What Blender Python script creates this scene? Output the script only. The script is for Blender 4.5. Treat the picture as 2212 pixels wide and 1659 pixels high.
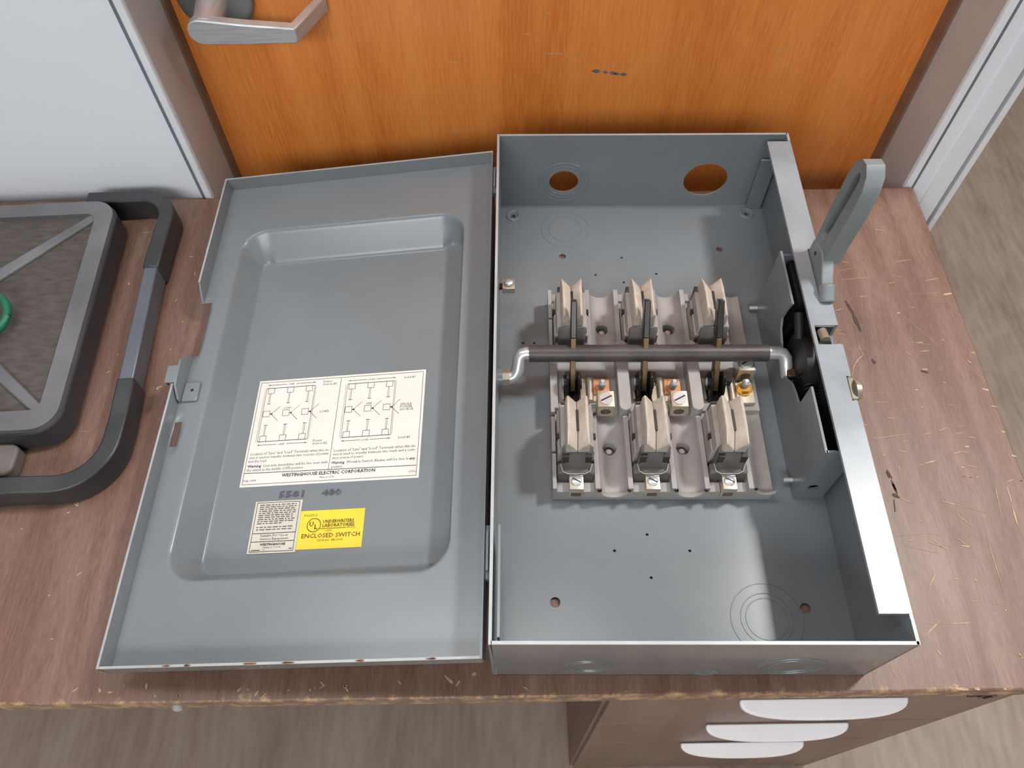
import bpy, math, random
from mathutils import Matrix, Vector, Euler
random.seed(7)
sc = bpy.context.scene
for o in list(bpy.data.objects): bpy.data.objects.remove(o)
col = sc.collection
S = 0.32          # metres per design unit (the switch box is one unit wide)
H = 0.74          # desk height, metres
R = math.radians

# ------------------------------------------------------------------ camera
cam_d = bpy.data.cameras.new('camera'); cam = bpy.data.objects.new('camera', cam_d); col.objects.link(cam)
cam_d.sensor_width = 36; cam_d.lens = 27.73; cam_d.clip_start = 0.02
cam.matrix_world = (Matrix.Translation((0.06665*S, -0.43164*S, 2.23088*S + H))
                    @ Matrix.Rotation(0.001926, 4, 'Z') @ Matrix.Rotation(0.544411, 4, 'X') @ Matrix.Rotation(-0.017183, 4, 'Z'))
sc.camera = cam
# ------------------------------------------------------------------ world, lights, exposure
w = bpy.data.worlds.new('world'); sc.world = w; w.use_nodes = True
w.node_tree.nodes['Background'].inputs[0].default_value = (0.80, 0.90, 1.0, 1)
w.node_tree.nodes['Background'].inputs[1].default_value = 0.05
sc.view_settings.view_transform = 'Standard'; sc.view_settings.look = 'None'
sc.view_settings.exposure = 0.0; sc.view_settings.gamma = 1.0; sc.view_settings.use_curve_mapping = False
CEIL = 2.72
LAMPS = [  # x, y, sx, sy, power, colour : ceiling lamps, all after the first are added fill
    (1.19, 0.66, 0.24, 0.24, 41, (1.0, 0.985, 0.96)),
    (-0.40, 0.38, 1.4, 0.25, 5, (0.94, 0.97, 1.0)),
    (-0.6, -2.3, 2.4, 1.2, 39, (0.87, 0.94, 1.0)),
    (2.8, 0.2, 1.2, 0.6, 8, (1.0, 0.97, 0.93)),
]

# ------------------------------------------------------------------ node helpers
def mat(name, rgb, rough=0.5, metal=0.0, spec=0.5, var=0.0, vscale=20.0, vstretch=(1,1,1), rgb2=None, bump=0.0, bscale=200.0, bstretch=(1,1,1), rvar=0.0, coat=0.0):
    m = bpy.data.materials.new(name); m.use_nodes = True
    nt = m.node_tree; b = nt.nodes['Principled BSDF']
    b.inputs['Base Color'].default_value = (*rgb, 1); b.inputs['Roughness'].default_value = rough
    b.inputs['Metallic'].default_value = metal; b.inputs['Specular IOR Level'].default_value = spec
    if coat: b.inputs['Coat Weight'].default_value = coat; b.inputs['Coat Roughness'].default_value = 0.15
    tc = nt.nodes.new('ShaderNodeTexCoord')
    def noise(scale, stretch, detail=6):
        mp = nt.nodes.new('ShaderNodeMapping'); mp.inputs['Scale'].default_value = stretch
        nt.links.new(tc.outputs['Object'], mp.inputs['Vector'])
        n = nt.nodes.new('ShaderNodeTexNoise'); n.inputs['Scale'].default_value = scale; n.inputs['Detail'].default_value = detail
        nt.links.new(mp.outputs['Vector'], n.inputs['Vector']); return n
    if var or rgb2:
        n = noise(vscale, vstretch); rp = nt.nodes.new('ShaderNodeValToRGB')
        c2 = rgb2 or tuple(c*(1-var) for c in rgb); c1 = rgb if rgb2 else tuple(min(1, c*(1+var)) for c in rgb)
        rp.color_ramp.elements[0].position = 0.33; rp.color_ramp.elements[1].position = 0.67
        rp.color_ramp.elements[0].color = (*c2, 1); rp.color_ramp.elements[1].color = (*c1, 1)
        nt.links.new(n.outputs['Fac'], rp.inputs['Fac']); nt.links.new(rp.outputs['Color'], b.inputs['Base Color'])
        if rvar:
            mr = nt.nodes.new('ShaderNodeMapRange'); mr.inputs['To Min'].default_value = rough-rvar; mr.inputs['To Max'].default_value = rough+rvar
            nt.links.new(n.outputs['Fac'], mr.inputs['Value']); nt.links.new(mr.outputs['Result'], b.inputs['Roughness'])
    if bump:
        n2 = noise(bscale, bstretch, 3); bp = nt.nodes.new('ShaderNodeBump'); bp.inputs['Strength'].default_value = bump; bp.inputs['Distance'].default_value = 0.0006
        nt.links.new(n2.outputs['Fac'], bp.inputs['Height']); nt.links.new(bp.outputs['Normal'], b.inputs['Normal'])
    return m

def wood(name, c_lo, c_mid, c_hi, stretch, scale=6.0, fine=90.0, rough=0.4, edge=None, bump=0.05, spec=0.5):
    """streaked wood grain: a broad and a fine stretched noise mixed, optional worn edge along y=edge"""
    m = bpy.data.materials.new(name); m.use_nodes = True; nt = m.node_tree; N = nt.nodes; L = nt.links
    b = N['Principled BSDF']; b.inputs['Roughness'].default_value = rough; b.inputs['Specular IOR Level'].default_value = spec
    tc = N.new('ShaderNodeTexCoord'); mp = N.new('ShaderNodeMapping'); mp.inputs['Scale'].default_value = stretch
    L.new(tc.outputs['Object'], mp.inputs['Vector'])
    a = N.new('ShaderNodeTexNoise'); a.inputs['Scale'].default_value = scale; a.inputs['Detail'].default_value = 5; a.inputs['Distortion'].default_value = 0.6
    f = N.new('ShaderNodeTexNoise'); f.inputs['Scale'].default_value = fine; f.inputs['Detail'].default_value = 4
    L.new(mp.outputs['Vector'], a.inputs['Vector']); L.new(mp.outputs['Vector'], f.inputs['Vector'])
    mx = N.new('ShaderNodeMix'); mx.data_type = 'FLOAT'; mx.inputs[0].default_value = 0.42
    L.new(a.outputs['Fac'], mx.inputs[2]); L.new(f.outputs['Fac'], mx.inputs[3])
    rp = N.new('ShaderNodeValToRGB'); e = rp.color_ramp.elements
    e[0].position = 0.36; e[0].color = (*c_lo, 1); e[1].position = 0.64; e[1].color = (*c_hi, 1)
    k = e.new(0.5); k.color = (*c_mid, 1)
    L.new(mx.outputs[0], rp.inputs['Fac']); out = rp.outputs['Color']
    if edge is not None:
        sx = N.new('ShaderNodeSeparateXYZ'); L.new(tc.outputs['Object'], sx.inputs[0])
        n = N.new('ShaderNodeTexNoise'); n.inputs['Scale'].default_value = 55; n.inputs['Detail'].default_value = 8; n.inputs['Roughness'].default_value = 0.75
        L.new(tc.outputs['Object'], n.inputs['Vector'])
        mr = N.new('ShaderNodeMapRange'); mr.inputs['From Min'].default_value = edge; mr.inputs['From Max'].default_value = edge+0.016
        mr.inputs['To Min'].default_value = 0.46; mr.inputs['To Max'].default_value = 0.86
        L.new(sx.outputs['Y'], mr.inputs['Value'])
        gt = N.new('ShaderNodeMath'); gt.operation = 'SUBTRACT'; L.new(n.outputs['Fac'], gt.inputs[0]); L.new(mr.outputs['Result'], gt.inputs[1])
        ml = N.new('ShaderNodeMath'); ml.operation = 'MULTIPLY'; ml.use_clamp = True; ml.inputs[1].default_value = 7; L.new(gt.outputs[0], ml.inputs[0])
        mc = N.new('ShaderNodeMix'); mc.data_type = 'RGBA'; L.new(ml.outputs[0], mc.inputs[0]); L.new(out, mc.inputs[6]); mc.inputs[7].default_value = (0.50, 0.33, 0.17, 1)
        out = mc.outputs[2]
    L.new(out, b.inputs['Base Color'])
    bp = N.new('ShaderNodeBump'); bp.inputs['Strength'].default_value = bump; bp.inputs['Distance'].default_value = 0.001
    L.new(f.outputs['Fac'], bp.inputs['Height']); L.new(bp.outputs['Normal'], b.inputs['Normal'])
    return m

paint = mat('grey_enamel', (0.182, 0.206, 0.222), 0.25, var=0.05, vscale=7, bump=0.025, bscale=900, rvar=0.04)
paint_worn = mat('grey_enamel_worn', (0.25, 0.275, 0.30), 0.30, var=0.10, vscale=30, bump=0.05, bscale=500, rvar=0.06)
cast = mat('grey_cast_metal', (0.19, 0.215, 0.225), 0.40, var=0.08, vscale=60, bump=0.12, bscale=500)
galv = mat('bare_edge_metal', (0.40, 0.42, 0.43), 0.40, metal=0.15, var=0.1)
frontpaint = mat('smooth_grey_enamel', (0.17, 0.175, 0.175), 0.15, var=0.06, vscale=9, bump=0.02, bscale=300)
moulded = mat('grey_moulded_base', (0.325, 0.305, 0.29), 0.68, var=0.07, vscale=45, bump=0.10, bscale=700)
fibre = mat('tan_fibre', (0.47, 0.41, 0.35), 0.85, var=0.10, vscale=110, bump=0.35, bscale=900)
fibre_grey = mat('grey_fibre', (0.33, 0.303, 0.28), 0.8, var=0.10, vscale=90, bump=0.25, bscale=800)
fibre_dark = mat('sooty_shaded_fibre', (0.115, 0.106, 0.099), 0.75, var=0.15, vscale=90, bump=0.2, bscale=800)
black = mat('blackened_steel', (0.025, 0.024, 0.022), 0.28, metal=0.5, var=0.3, vscale=60)
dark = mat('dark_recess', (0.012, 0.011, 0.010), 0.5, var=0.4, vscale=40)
brass = mat('tarnished_brass', (0.14, 0.092, 0.042), 0.45, metal=0.7, var=0.25, vscale=70)
copper = mat('copper_plate', (0.62, 0.30, 0.14), 0.45, metal=0.5, var=0.25, vscale=70)
gold = mat('yellow_zinc', (0.66, 0.40, 0.10), 0.25, metal=0.85, var=0.15, vscale=70)
nickel = mat('nickel_lug', (0.62, 0.56, 0.46), 0.33, metal=0.8, var=0.1, vscale=60, bump=0.08, bscale=600)
silver = mat('zinc_steel', (0.58, 0.60, 0.61), 0.34, metal=0.6, var=0.08, vscale=60)
sleeve = mat('brown_black_sleeve', (0.058, 0.050, 0.048), 0.42, var=0.25, vscale=40, bump=0.08, bscale=500)
paper = mat('cream_label', (0.74, 0.72, 0.665), 0.6, var=0.03, vscale=30)
paper2 = mat('aged_label', (0.60, 0.575, 0.50), 0.6, var=0.05, vscale=40)
yellow = mat('yellow_label', (0.83, 0.61, 0.045), 0.55, var=0.04, vscale=30)
ink = mat('black_ink', (0.025, 0.025, 0.025), 0.6); ink_soft = mat('grey_ink', (0.10, 0.098, 0.092), 0.6); ink_olive = mat('olive_ink', (0.10, 0.08, 0.012), 0.6)
stamp = mat('violet_stamp_ink', (0.085, 0.085, 0.105), 0.6, var=0.35, vscale=300)
rustm = mat('rust_fleck', (0.20, 0.09, 0.04), 0.8, var=0.3, vscale=200)
FRONT_Y = -0.058*S
desk_m = wood('brown_desk_laminate', (0.135, 0.072, 0.050), (0.182, 0.104, 0.077), (0.228, 0.142, 0.110), (9, 0.9, 9), 5.0, 70, 0.44, edge=FRONT_Y, spec=0.4)
desk_edge = wood('desk_edge_band', (0.13, 0.075, 0.058), (0.18, 0.11, 0.085), (0.24, 0.155, 0.12), (1, 9, 9), 8, 60, 0.4)
drawer_m = wood('brown_drawer_laminate', (0.155, 0.092, 0.072), (0.19, 0.12, 0.096), (0.225, 0.148, 0.12), (9, 9, 1), 4, 60, 0.42)
flake = mat('bare_wood_flake', (0.46, 0.31, 0.19), 0.7, var=0.2, vscale=200); gouge = mat('dark_gouge', (0.06, 0.03, 0.025), 0.7)
scuff_pale = mat('pale_scuff', (0.62, 0.40, 0.24), 0.5, var=0.2, vscale=300); scuff_blue = mat('blue_grey_scuff', (0.16, 0.17, 0.19), 0.6, var=0.3, vscale=200)
white_pl = mat('white_plastic', (0.88, 0.87, 0.90), 0.28, var=0.02)
wall_m = mat('white_wall_paint', (0.87, 0.92, 0.985), 0.55, var=0.015, vscale=3, bump=0.12, bscale=260, bstretch=(0.15, 1, 3))
frame_m = mat('white_frame_paint', (0.84, 0.88, 0.94), 0.35, var=0.03, vscale=10)
reveal_m = mat('grey_frame_paint', (0.50, 0.51, 0.525), 0.4, var=0.03, vscale=10)
brown_strip = mat('bounce_and_groove_brown', (0.21, 0.13, 0.085), 0.6, var=0.15, vscale=30)
door_m = wood('orange_door_veneer', (0.68, 0.200, 0.036), (0.83, 0.272, 0.056), (0.90, 0.335, 0.078), (7, 7, 0.45), 2.6, 60, 0.33, bump=0.02)
satin = mat('satin_steel', (0.60, 0.625, 0.66), 0.42, metal=0.55, var=0.10, vscale=30, vstretch=(1, 1, 14), bump=0.10, bscale=160, bstretch=(1, 1, 10))
rose_m = mat('dark_satin_rose', (0.30, 0.31, 0.32), 0.4, metal=0.8, var=0.08)
floor_m = wood('grey_brown_floor', (0.20, 0.148, 0.115), (0.275, 0.212, 0.170), (0.33, 0.265, 0.218), (3.0, 0.55, 3), 2.4, 26, 0.6, bump=0.02)
ceil_m = mat('white_ceiling', (0.74, 0.74, 0.74), 0.8, var=0.02); far_m = mat('grey_room_wall', (0.36, 0.35, 0.34), 0.8, var=0.03)
plat_m = mat('scuffed_grey_plastic', (0.145, 0.145, 0.155), 0.42, var=0.22, vscale=14, bump=0.10, bscale=200, rvar=0.08)
plat_side = mat('dark_grey_plastic', (0.036, 0.036, 0.041), 0.45, var=0.15, vscale=20)
plat_deck = mat('dusty_dark_deck', (0.078, 0.066, 0.058), 0.75, var=0.22, vscale=60, vstretch=(1, 3, 1), bump=0.2, bscale=300)
handle_m = mat('black_handle_plastic', (0.034, 0.036, 0.039), 0.40, var=0.25, vscale=18)
bar_m = mat('blue_grey_tube', (0.13, 0.145, 0.175), 0.38, metal=0.3, var=0.08, vscale=20)
tab_m = mat('taupe_plastic', (0.15, 0.135, 0.125), 0.55, var=0.06)
cord_m = mat('green_rubber', (0.008, 0.13, 0.06), 0.4, var=0.1, vscale=60)
lampm = bpy.data.materials.new('lamp_diffuser'); lampm.use_nodes = True
_b = lampm.node_tree.nodes['Principled BSDF']; _b.inputs['Emission Color'].default_value = (1, 0.98, 0.95, 1); _b.inputs['Emission Strength'].default_value = 6

# ------------------------------------------------------------------ mesh helpers
class MB:
    def __init__(s): s.v = []; s.f = []; s.m = []
    def add(s, vs, fs, mi=0):
        o = len(s.v); s.v += [tuple(p) for p in vs]; s.f += [tuple(i+o for i in f) for f in fs]; s.m += [mi]*len(fs); return s
    def box(s, x0, x1, y0, y1, z0, z1, mi=0):
        return s.add([(x0,y0,z0),(x1,y0,z0),(x1,y1,z0),(x0,y1,z0),(x0,y0,z1),(x1,y0,z1),(x1,y1,z1),(x0,y1,z1)],
                     [(0,3,2,1),(4,5,6,7),(0,1,5,4),(1,2,6,5),(2,3,7,6),(3,0,4,7)], mi)
    def prism(s, poly, axis, a, b, mi=0, fn=None):
        n = len(poly)
        P = {'x': lambda p, t: (t, p[0], p[1]), 'y': lambda p, t: (p[0], t, p[1]), 'z': lambda p, t: (p[0], p[1], t)}[axis]
        vs = [P(p, a) for p in poly] + [P(p, b) for p in poly]
        if fn: vs = [fn(*v) for v in vs]
        return s.add(vs, [tuple(range(n))[::-1], tuple(range(n, 2*n))] + [(i, (i+1) % n, n+(i+1) % n, n+i) for i in range(n)], mi)
    def tube(s, path, r, n=16, mi=0, cap=True):
        P = [Vector(p) for p in path]; vs = []; fs = []
        rr = r if isinstance(r, (list, tuple)) else [r]*len(P)
        t0 = (P[1]-P[0]).normalized(); up = Vector((0,0,1)) if abs(t0.z) < 0.9 else Vector((0,1,0))
        u = t0.cross(up).normalized()
        for i, p in enumerate(P):
            t = ((P[min(i+1, len(P)-1)]-p).normalized() + (p-P[max(i-1, 0)]).normalized()).normalized()
            u = (u - t*u.dot(t)).normalized(); v = t.cross(u)
            for k in range(n):
                a = 2*math.pi*k/n; vs.append(p + (u*math.cos(a)+v*math.sin(a))*rr[i])
        for i in range(len(P)-1):
            for k in range(n):
                fs.append((i*n+k, i*n+(k+1) % n, (i+1)*n+(k+1) % n, (i+1)*n+k))
        if cap: fs += [tuple(range(n))[::-1], tuple(range((len(P)-1)*n, len(P)*n))]
        return s.add(vs, fs, mi)
    def cyl(s, p0, p1, r, n=20, mi=0): return s.tube([p0, p1], r, n, mi)
    def torus(s, c, axis, Rr, r, n=40, k=6, mi=0, a0=0, a1=2*math.pi):
        c = Vector(c); A = {'x': (Vector((0,1,0)), Vector((0,0,1)), Vector((1,0,0))), 'y': (Vector((1,0,0)), Vector((0,0,1)), Vector((0,1,0))), 'z': (Vector((1,0,0)), Vector((0,1,0)), Vector((0,0,1)))}[axis]
        full = abs(a1-a0-2*math.pi) < 1e-6; m = n if full else n+1; vs = []; fs = []
        for i in range(m):
            a = a0+(a1-a0)*i/n; d = A[0]*math.cos(a)+A[1]*math.sin(a)
            for j in range(k):
                b = 2*math.pi*j/k; vs.append(c + d*(Rr+r*math.cos(b)) + A[2]*(r*math.sin(b)))
        for i in range(n):
            i2 = (i+1) % m
            for j in range(k): fs.append((i*k+j, i2*k+j, i2*k+(j+1) % k, i*k+(j+1) % k))
        return s.add(vs, fs, mi)
    def mesh2d(s, me, fn, mi=0):
        return s.add([fn(*v.co) for v in me.vertices], [tuple(p.vertices) for p in me.polygons], mi)
    def sheet(s, outer, holes, t, fn, mi=0):
        """flat sheet of thickness t with holes; fn maps (a, b, depth) to a point"""
        cu = bpy.data.curves.new('tmp', 'CURVE'); cu.dimensions = '2D'; cu.fill_mode = 'BOTH'; cu.extrude = t/2
        for lp in [outer]+list(holes):
            sp = cu.splines.new('POLY'); sp.points.add(len(lp)-1); sp.use_cyclic_u = True
            for p, c in zip(sp.points, lp): p.co = (c[0], c[1], 0, 1)
        ob = bpy.data.objects.new('tmp', cu); me = bpy.data.meshes.new_from_object(ob)
        s.mesh2d(me, fn, mi)
        bpy.data.objects.remove(ob); bpy.data.curves.remove(cu); bpy.data.meshes.remove(me); return s
    def text(s, body, x, y, size, fn, mi=0, align='LEFT', width=None, bold=0.0, z=0.0, shear=0.0):
        cu = bpy.data.curves.new('tmp', 'FONT'); cu.body = body; cu.size = 1.0; cu.align_x = align; cu.resolution_u = 1; cu.offset = bold; cu.shear = shear
        ob = bpy.data.objects.new('tmp', cu); me = bpy.data.meshes.new_from_object(ob)
        kx = size
        if width and len(me.vertices):
            xs = [v.co.x for v in me.vertices]; kx = width/max(1e-6, max(xs)-min(xs))
        s.mesh2d(me, lambda a, b, c: fn(x+a*kx, y+b*size, z), mi)
        bpy.data.objects.remove(ob); bpy.data.curves.remove(cu); bpy.data.meshes.remove(me); return s
    def build(s, name, mats, parent=None, bevel=0.0, seg=2, smooth=True, angle=35, solid=0.0):
        me = bpy.data.meshes.new(name); me.from_pydata([(x*S, y*S, z*S) for x, y, z in s.v], [], s.f)
        mats = mats if isinstance(mats, (list, tuple)) else [mats]
        for m in mats: me.materials.append(m)
        if len(mats) > 1: me.polygons.foreach_set('material_index', s.m)
        if smooth:
            me.polygons.foreach_set('use_smooth', [True]*len(me.polygons)); me.set_sharp_from_angle(angle=R(angle))
        me.update()
        o = bpy.data.objects.new(name, me); col.objects.link(o)
        if parent: o.parent = parent
        if solid:
            md = o.modifiers.new('solid', 'SOLIDIFY'); md.thickness = solid*S; md.offset = -1
        if bevel:
            md = o.modifiers.new('bevel', 'BEVEL'); md.width = bevel*S; md.segments = seg; md.limit_method = 'ANGLE'; md.angle_limit = R(40)
        return o
def circ(cx, cy, r, n=32): return [(cx+r*math.cos(2*math.pi*i/n), cy+r*math.sin(2*math.pi*i/n)) for i in range(n)]
def rrect(x0, x1, y0, y1, r, n=8):
    P = []
    for cx, cy, a in ((x1-r, y1-r, 0), (x0+r, y1-r, 90), (x0+r, y0+r, 180), (x1-r, y0+r, 270)):
        for i in range(n+1):
            t = R(a+90*i/n); P.append((cx+r*math.cos(t), cy+r*math.sin(t)))
    return P
def empty(name, loc, rz=0):
    o = bpy.data.objects.new(name, None); o.empty_display_size = 0.05; col.objects.link(o); o.location = loc; o.rotation_euler = (0, 0, rz); return o
def tag(o, label, cat): o['label'] = label; o['category'] = cat; return o
def struct(o, label=None):
    o['kind'] = 'structure'
    if label: o['label'] = label
    return o
def copy_part(o, parent, off):
    c = o.copy(); col.objects.link(c); c.parent = parent; c.location = o.location + Vector(off)*S; return c
ident = lambda x, y, z: (x, y, z)

# ================================================================== SETTING (units, z measured from the desk top)
FZ = -H/S; TOPZ = (CEIL-H)/S
room = lambda mb, name, m, lab=None, **k: struct(mb.build(name, m, None, **k), lab)
def place(o): o.location.z += H; return o
YW = 1.80; XL, XR = -1.092, 1.604; YD = 2.09
DH = FZ + 2.06/S       # door head height
place(room(MB().box(-8, 12, -10, 11, FZ-0.1, FZ), 'floor', floor_m, 'grey brown wood plank floor'))
place(room(MB().box(-8, 12, -10, 11, TOPZ, TOPZ+0.1), 'ceiling', ceil_m, 'white ceiling'))
place(room(MB().box(-8, XL-0.03, YW, YW+0.45, FZ, TOPZ), 'wall_back', wall_m, 'white wall left of the orange door'))
place(room(MB().box(XL-0.03, XR+0.036, YW, YW+0.45, DH+0.035, TOPZ), 'wall_above_door', wall_m, 'white wall above the door'))
# short wall right of the door, ending in a corner with its bead
wr = place(room(MB().box(XR+0.036, 1.700, YW, YW+0.45, FZ, TOPZ), 'wall_right', wall_m, 'narrow white wall strip right of the door'))
place(struct(MB().box(1.700, 1.775, YW-0.008, YW+0.45, FZ, TOPZ).build('trim_3', frame_m, None, bevel=0.004), 'white corner trim at the wall end'))
place(struct(MB().box(1.775, 1.795, YW+0.03, YW+0.45, FZ, TOPZ).build('trim_4', brown_strip, None), 'dark groove in the corner trim'))
place(struct(MB().box(1.795, 1.820, YW-0.004, YW+0.45, FZ, TOPZ).build('trim_5', frame_m, None, bevel=0.004), 'thin white edge of the corner trim'))
place(room(MB().box(-8, 12, 10.9, 11, FZ, TOPZ), 'wall_far', far_m)); place(room(MB().box(-8, 12, -10, -9.9, FZ, TOPZ), 'wall_front', far_m))
place(room(MB().box(-8, -7.9, -10, 11, FZ, TOPZ), 'wall_left', far_m)); place(room(MB().box(11.9, 12, -10, 11, FZ, TOPZ), 'wall_side', far_m))
# door frames: bead, grey reveal, brown strip coloured as light bounced off the door
def frame(side, name):
    x = XL if side < 0 else XR; s = side
    o = place(struct(MB().box(min(x, x+s*0.028), max(x, x+s*0.028), YW-0.008, YW+0.45, FZ, DH).build(name, frame_m, None, bevel=0.007, seg=3), 'white door frame edge ' + ('left' if s < 0 else 'right') + ' of the door'))
    a, b = sorted((x, x-s*0.004)); c = MB().box(a, b, YW+0.006, 2.06, FZ, DH).build('reveal', reveal_m, o)
    g0, g1 = sorted((x-s*0.003, x-s*0.014)); MB().box(g0, g1, 2.035 if s < 0 else 2.025, YD, FZ, DH).build('bounce_strip', brown_strip, o)
    return o
frame(-1, 'trim_1'); frame(1, 'trim_2')
place(struct(MB().box(XL, XR, YW-0.022, YW+0.45, DH, DH+0.03).build('trim_6', frame_m, None, bevel=0.008), 'white door frame head'))
# narrow dark joints between the frame beads and the walls
joint_m = mat('dark_joint_sealant', (0.16, 0.19, 0.22), 0.6, var=0.1)
for n_, xx in ((7, XL-0.032), (8, XR+0.032)):
    place(struct(MB().box(xx-0.006, xx+0.005, YW-0.005, YW+0.3, FZ, DH).build('trim_%d' % n_, joint_m, None), 'dark joint between door frame and wall'))
door = place(struct(MB().box(XL+0.012, XR-0.012, YD, YD+0.14, FZ+0.02, DH-0.01).build('door_1', door_m, None), 'orange wood veneer door with a satin lever'))
# lever handle of the door
hub = MB()
hub.tube([(-0.920, YD, 0.640), (-0.920, YD-0.025, 0.640), (-0.920, YD-0.032, 0.640)], [0.128, 0.126, 0.112], 40).build('handle_rose', rose_m, door)
lev = MB()
prof = []   # lever face seen from the front, x-z
for i in range(13):
    t = R(90+180*i/12); prof.append((-0.934+0.045*math.cos(t), 0.627+0.045*math.sin(t)))
prof += [(-0.800, 0.580), (-0.628, 0.583), (-0.628, 0.636), (-0.800, 0.653)]
lev.prism(prof, 'y', 1.900, 1.935)
lev.prism([(-0.660, 1.902), (-0.628, 1.900), (-0.545, 2.075), (-0.577, 2.080)], 'z', 0.583, 0.636)
lv = lev.build('lever', satin, door, bevel=0.004)
MB().tube([(-0.922, 1.915, 0.630), (-0.922, YD-0.02, 0.638)], [0.044, 0.052], 28).build('lever_shank', satin, door)
# scuffs on the door veneer
sd = MB()
def sliver(mb, p0, p1, wdt, z, mi=0, axis='z', curve=0.0, n=4):
    (x0, y0), (x1, y1) = p0, p1; d = math.hypot(x1-x0, y1-y0) or 1e-6; nx, ny = -(y1-y0)/d, (x1-x0)/d; A = []; B = []
    for i in range(n+1):
        t = i/n; ww = wdt*(0.25+0.75*math.sin(math.pi*min(1, max(0, t)))**0.5)/2*random.uniform(0.7, 1.3); c = curve*math.sin(math.pi*t)
        cx, cy = x0+(x1-x0)*t+nx*c, y0+(y1-y0)*t+ny*c
        A.append((cx+nx*ww, cy+ny*ww)); B.append((cx-nx*ww, cy-ny*ww))
    P = A+B[::-1]; vs = [(a, b, z) if axis == 'z' else (a, z, b) for a, b in P]; m = len(A)
    mb.add(vs, [(i, i+1, 2*m-2-i, 2*m-1-i) for i in range(m-1)], mi)
for a in [((0.19, 0.391), (0.30, 0.392), 0.004), ((0.31, 0.392), (0.36, 0.393), 0.003), ((0.12, 0.47), (0.15, 0.474), 0.004), ((-0.20, 0.04), (-0.12, 0.035), 0.004), ((-0.13, 0.045), (-0.02, 0.05), 0.003), ((-0.02, 0.08), (0.01, 0.085), 0.003), ((-0.17, 0.36), (-0.11, 0.362), 0.004), ((1.02, 0.375), (1.10, 0.40), 0.003), ((0.185, 0.55), (0.21, 0.553), 0.004), ((1.33, 0.08), (1.38, 0.085), 0.003), ((0.17, 0.44), (0.172, 0.46), 0.004)]:
    sliver(sd, a[0], a[1], a[2], YD-0.0012, 0, 'y')
for (a, b), r_ in [((0.395, 0.313), 0.012), ((0.43, 0.308), 0.008), ((0.46, 0.304), 0.010), ((0.475, 0.300), 0.007), ((0.50, 0.297), 0.011)]:
    sliver(sd, (a-r_*1.3, b+0.002), (a+r_*1.3, b-0.002), r_*1.3, YD-0.0012, 1, 'y')
so = sd.build('scuffs', [scuff_pale, scuff_blue], door, smooth=False); so['kind'] = 'stuff'
# square ceiling lamp, plus unseen fill lamps added to brighten the room
for i, (x, y, sx, sy, pw, c) in enumerate(LAMPS):
    t = empty('ceiling_or_fill_light', (x, y, CEIL)); tag(t, ['small square ceiling lamp above the right end of the desk', 'added long fill lamp front left of the desk', 'added long fill lamp in front of the desk', 'added long fill lamp front right of the desk'][i], 'lamp')
    ux, uy = sx/2/S, sy/2/S
    fr = MB().sheet(rrect(-ux-0.08, ux+0.08, -uy-0.08, uy+0.08, 0.02, 3), [rrect(-ux, ux, -uy, uy, 0.01, 3)], 0.06, lambda a, b, d: (a, b, d-0.03)).build('lamp_frame', frame_m, t)
    MB().box(-ux, ux, -uy, uy, -0.02, -0.012).build('diffuser', lampm, t)
    ld = bpy.data.lights.new('lamp_light', 'AREA'); ld.shape = 'RECTANGLE'; ld.size = sx; ld.size_y = sy; ld.energy = pw; ld.color = c
    lo = bpy.data.objects.new('lamp_light', ld); col.objects.link(lo); lo.parent = t; lo.location = (0, 0, -0.03)

# ================================================================== DESK
desk = empty('desk', (0, 0, H)); tag(desk, 'scratched brown laminate desk with a three drawer pedestal', 'desk')
DX0, DX1, DY0, DY1 = -2.9, 1.630, -0.058, 1.782
top = MB().box(DX0, DX1, DY0, DY1, -0.080, 0).build('desktop', desk_m, desk, bevel=0.006, seg=2)
# pedestal
PX0, PX1, PY = 0.330, 1.552, -0.028
pb = MB(); pb.box(PX0, PX0+0.05, PY+0.02, 1.70, FZ, -0.08); pb.box(PX1-0.05, PX1, PY+0.005, 1.70, FZ, -0.08); pb.box(PX0, PX1, 1.65, 1.70, FZ, -0.08)
pb.box(PX0, PX1, PY+0.004, PY+0.05, -0.205, -0.08); pb.box(PX0+.05, PX1-.05, PY+0.06, 1.65, FZ, FZ+0.2)
pb.build('pedestal', drawer_m, desk)
HX0, HX1 = 0.720, 1.216
def pull(z):
    mb = MB(); n = 22; out = []
    cx = (HX0+HX1)/2; hw = (HX1-HX0)/2
    for i in range(n+1):
        t = math.pi*i/n; out.append((cx-hw*math.copysign(abs(math.cos(t))**0.8, math.cos(t)), PY-0.004-0.056*math.sin(t)**0.65))
    mb.prism(out, 'z', z-0.022, z, fn=lambda x, y, zz: (x, y, zz-(PY-y)*0.45))
    return mb
zz = [(-0.212, -0.712), (-0.720, -1.218), (-1.226, FZ+0.10)]
for i, (za, zb) in enumerate(zz):
    d = MB().box(PX0+0.012, PX1-0.012, PY, PY+0.06, zb, za).build('drawer', drawer_m, desk, bevel=0.003)
    pull([-0.235, -0.728, -1.232][i]).build('drawer_pull', white_pl, d, bevel=0.006, seg=3)
    d['label'] = ['top drawer of the pedestal', 'middle drawer of the pedestal', 'bottom drawer of the pedestal'][i]
lk = MB(); lk.tube([(1.452, PY+0.01, -0.250), (1.452, PY-0.006, -0.250)], 0.026, 20); lk.box(1.446, 1.458, PY-0.009, PY-0.004, -0.265, -0.235, 1)
lk.build('drawer_lock', [brass, dark], desk)
MB().tube([(1.415, PY+0.005, -0.252), (1.415, PY-0.003, -0.252)], 0.020, 16).build('lock_hole', dark, desk)
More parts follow.
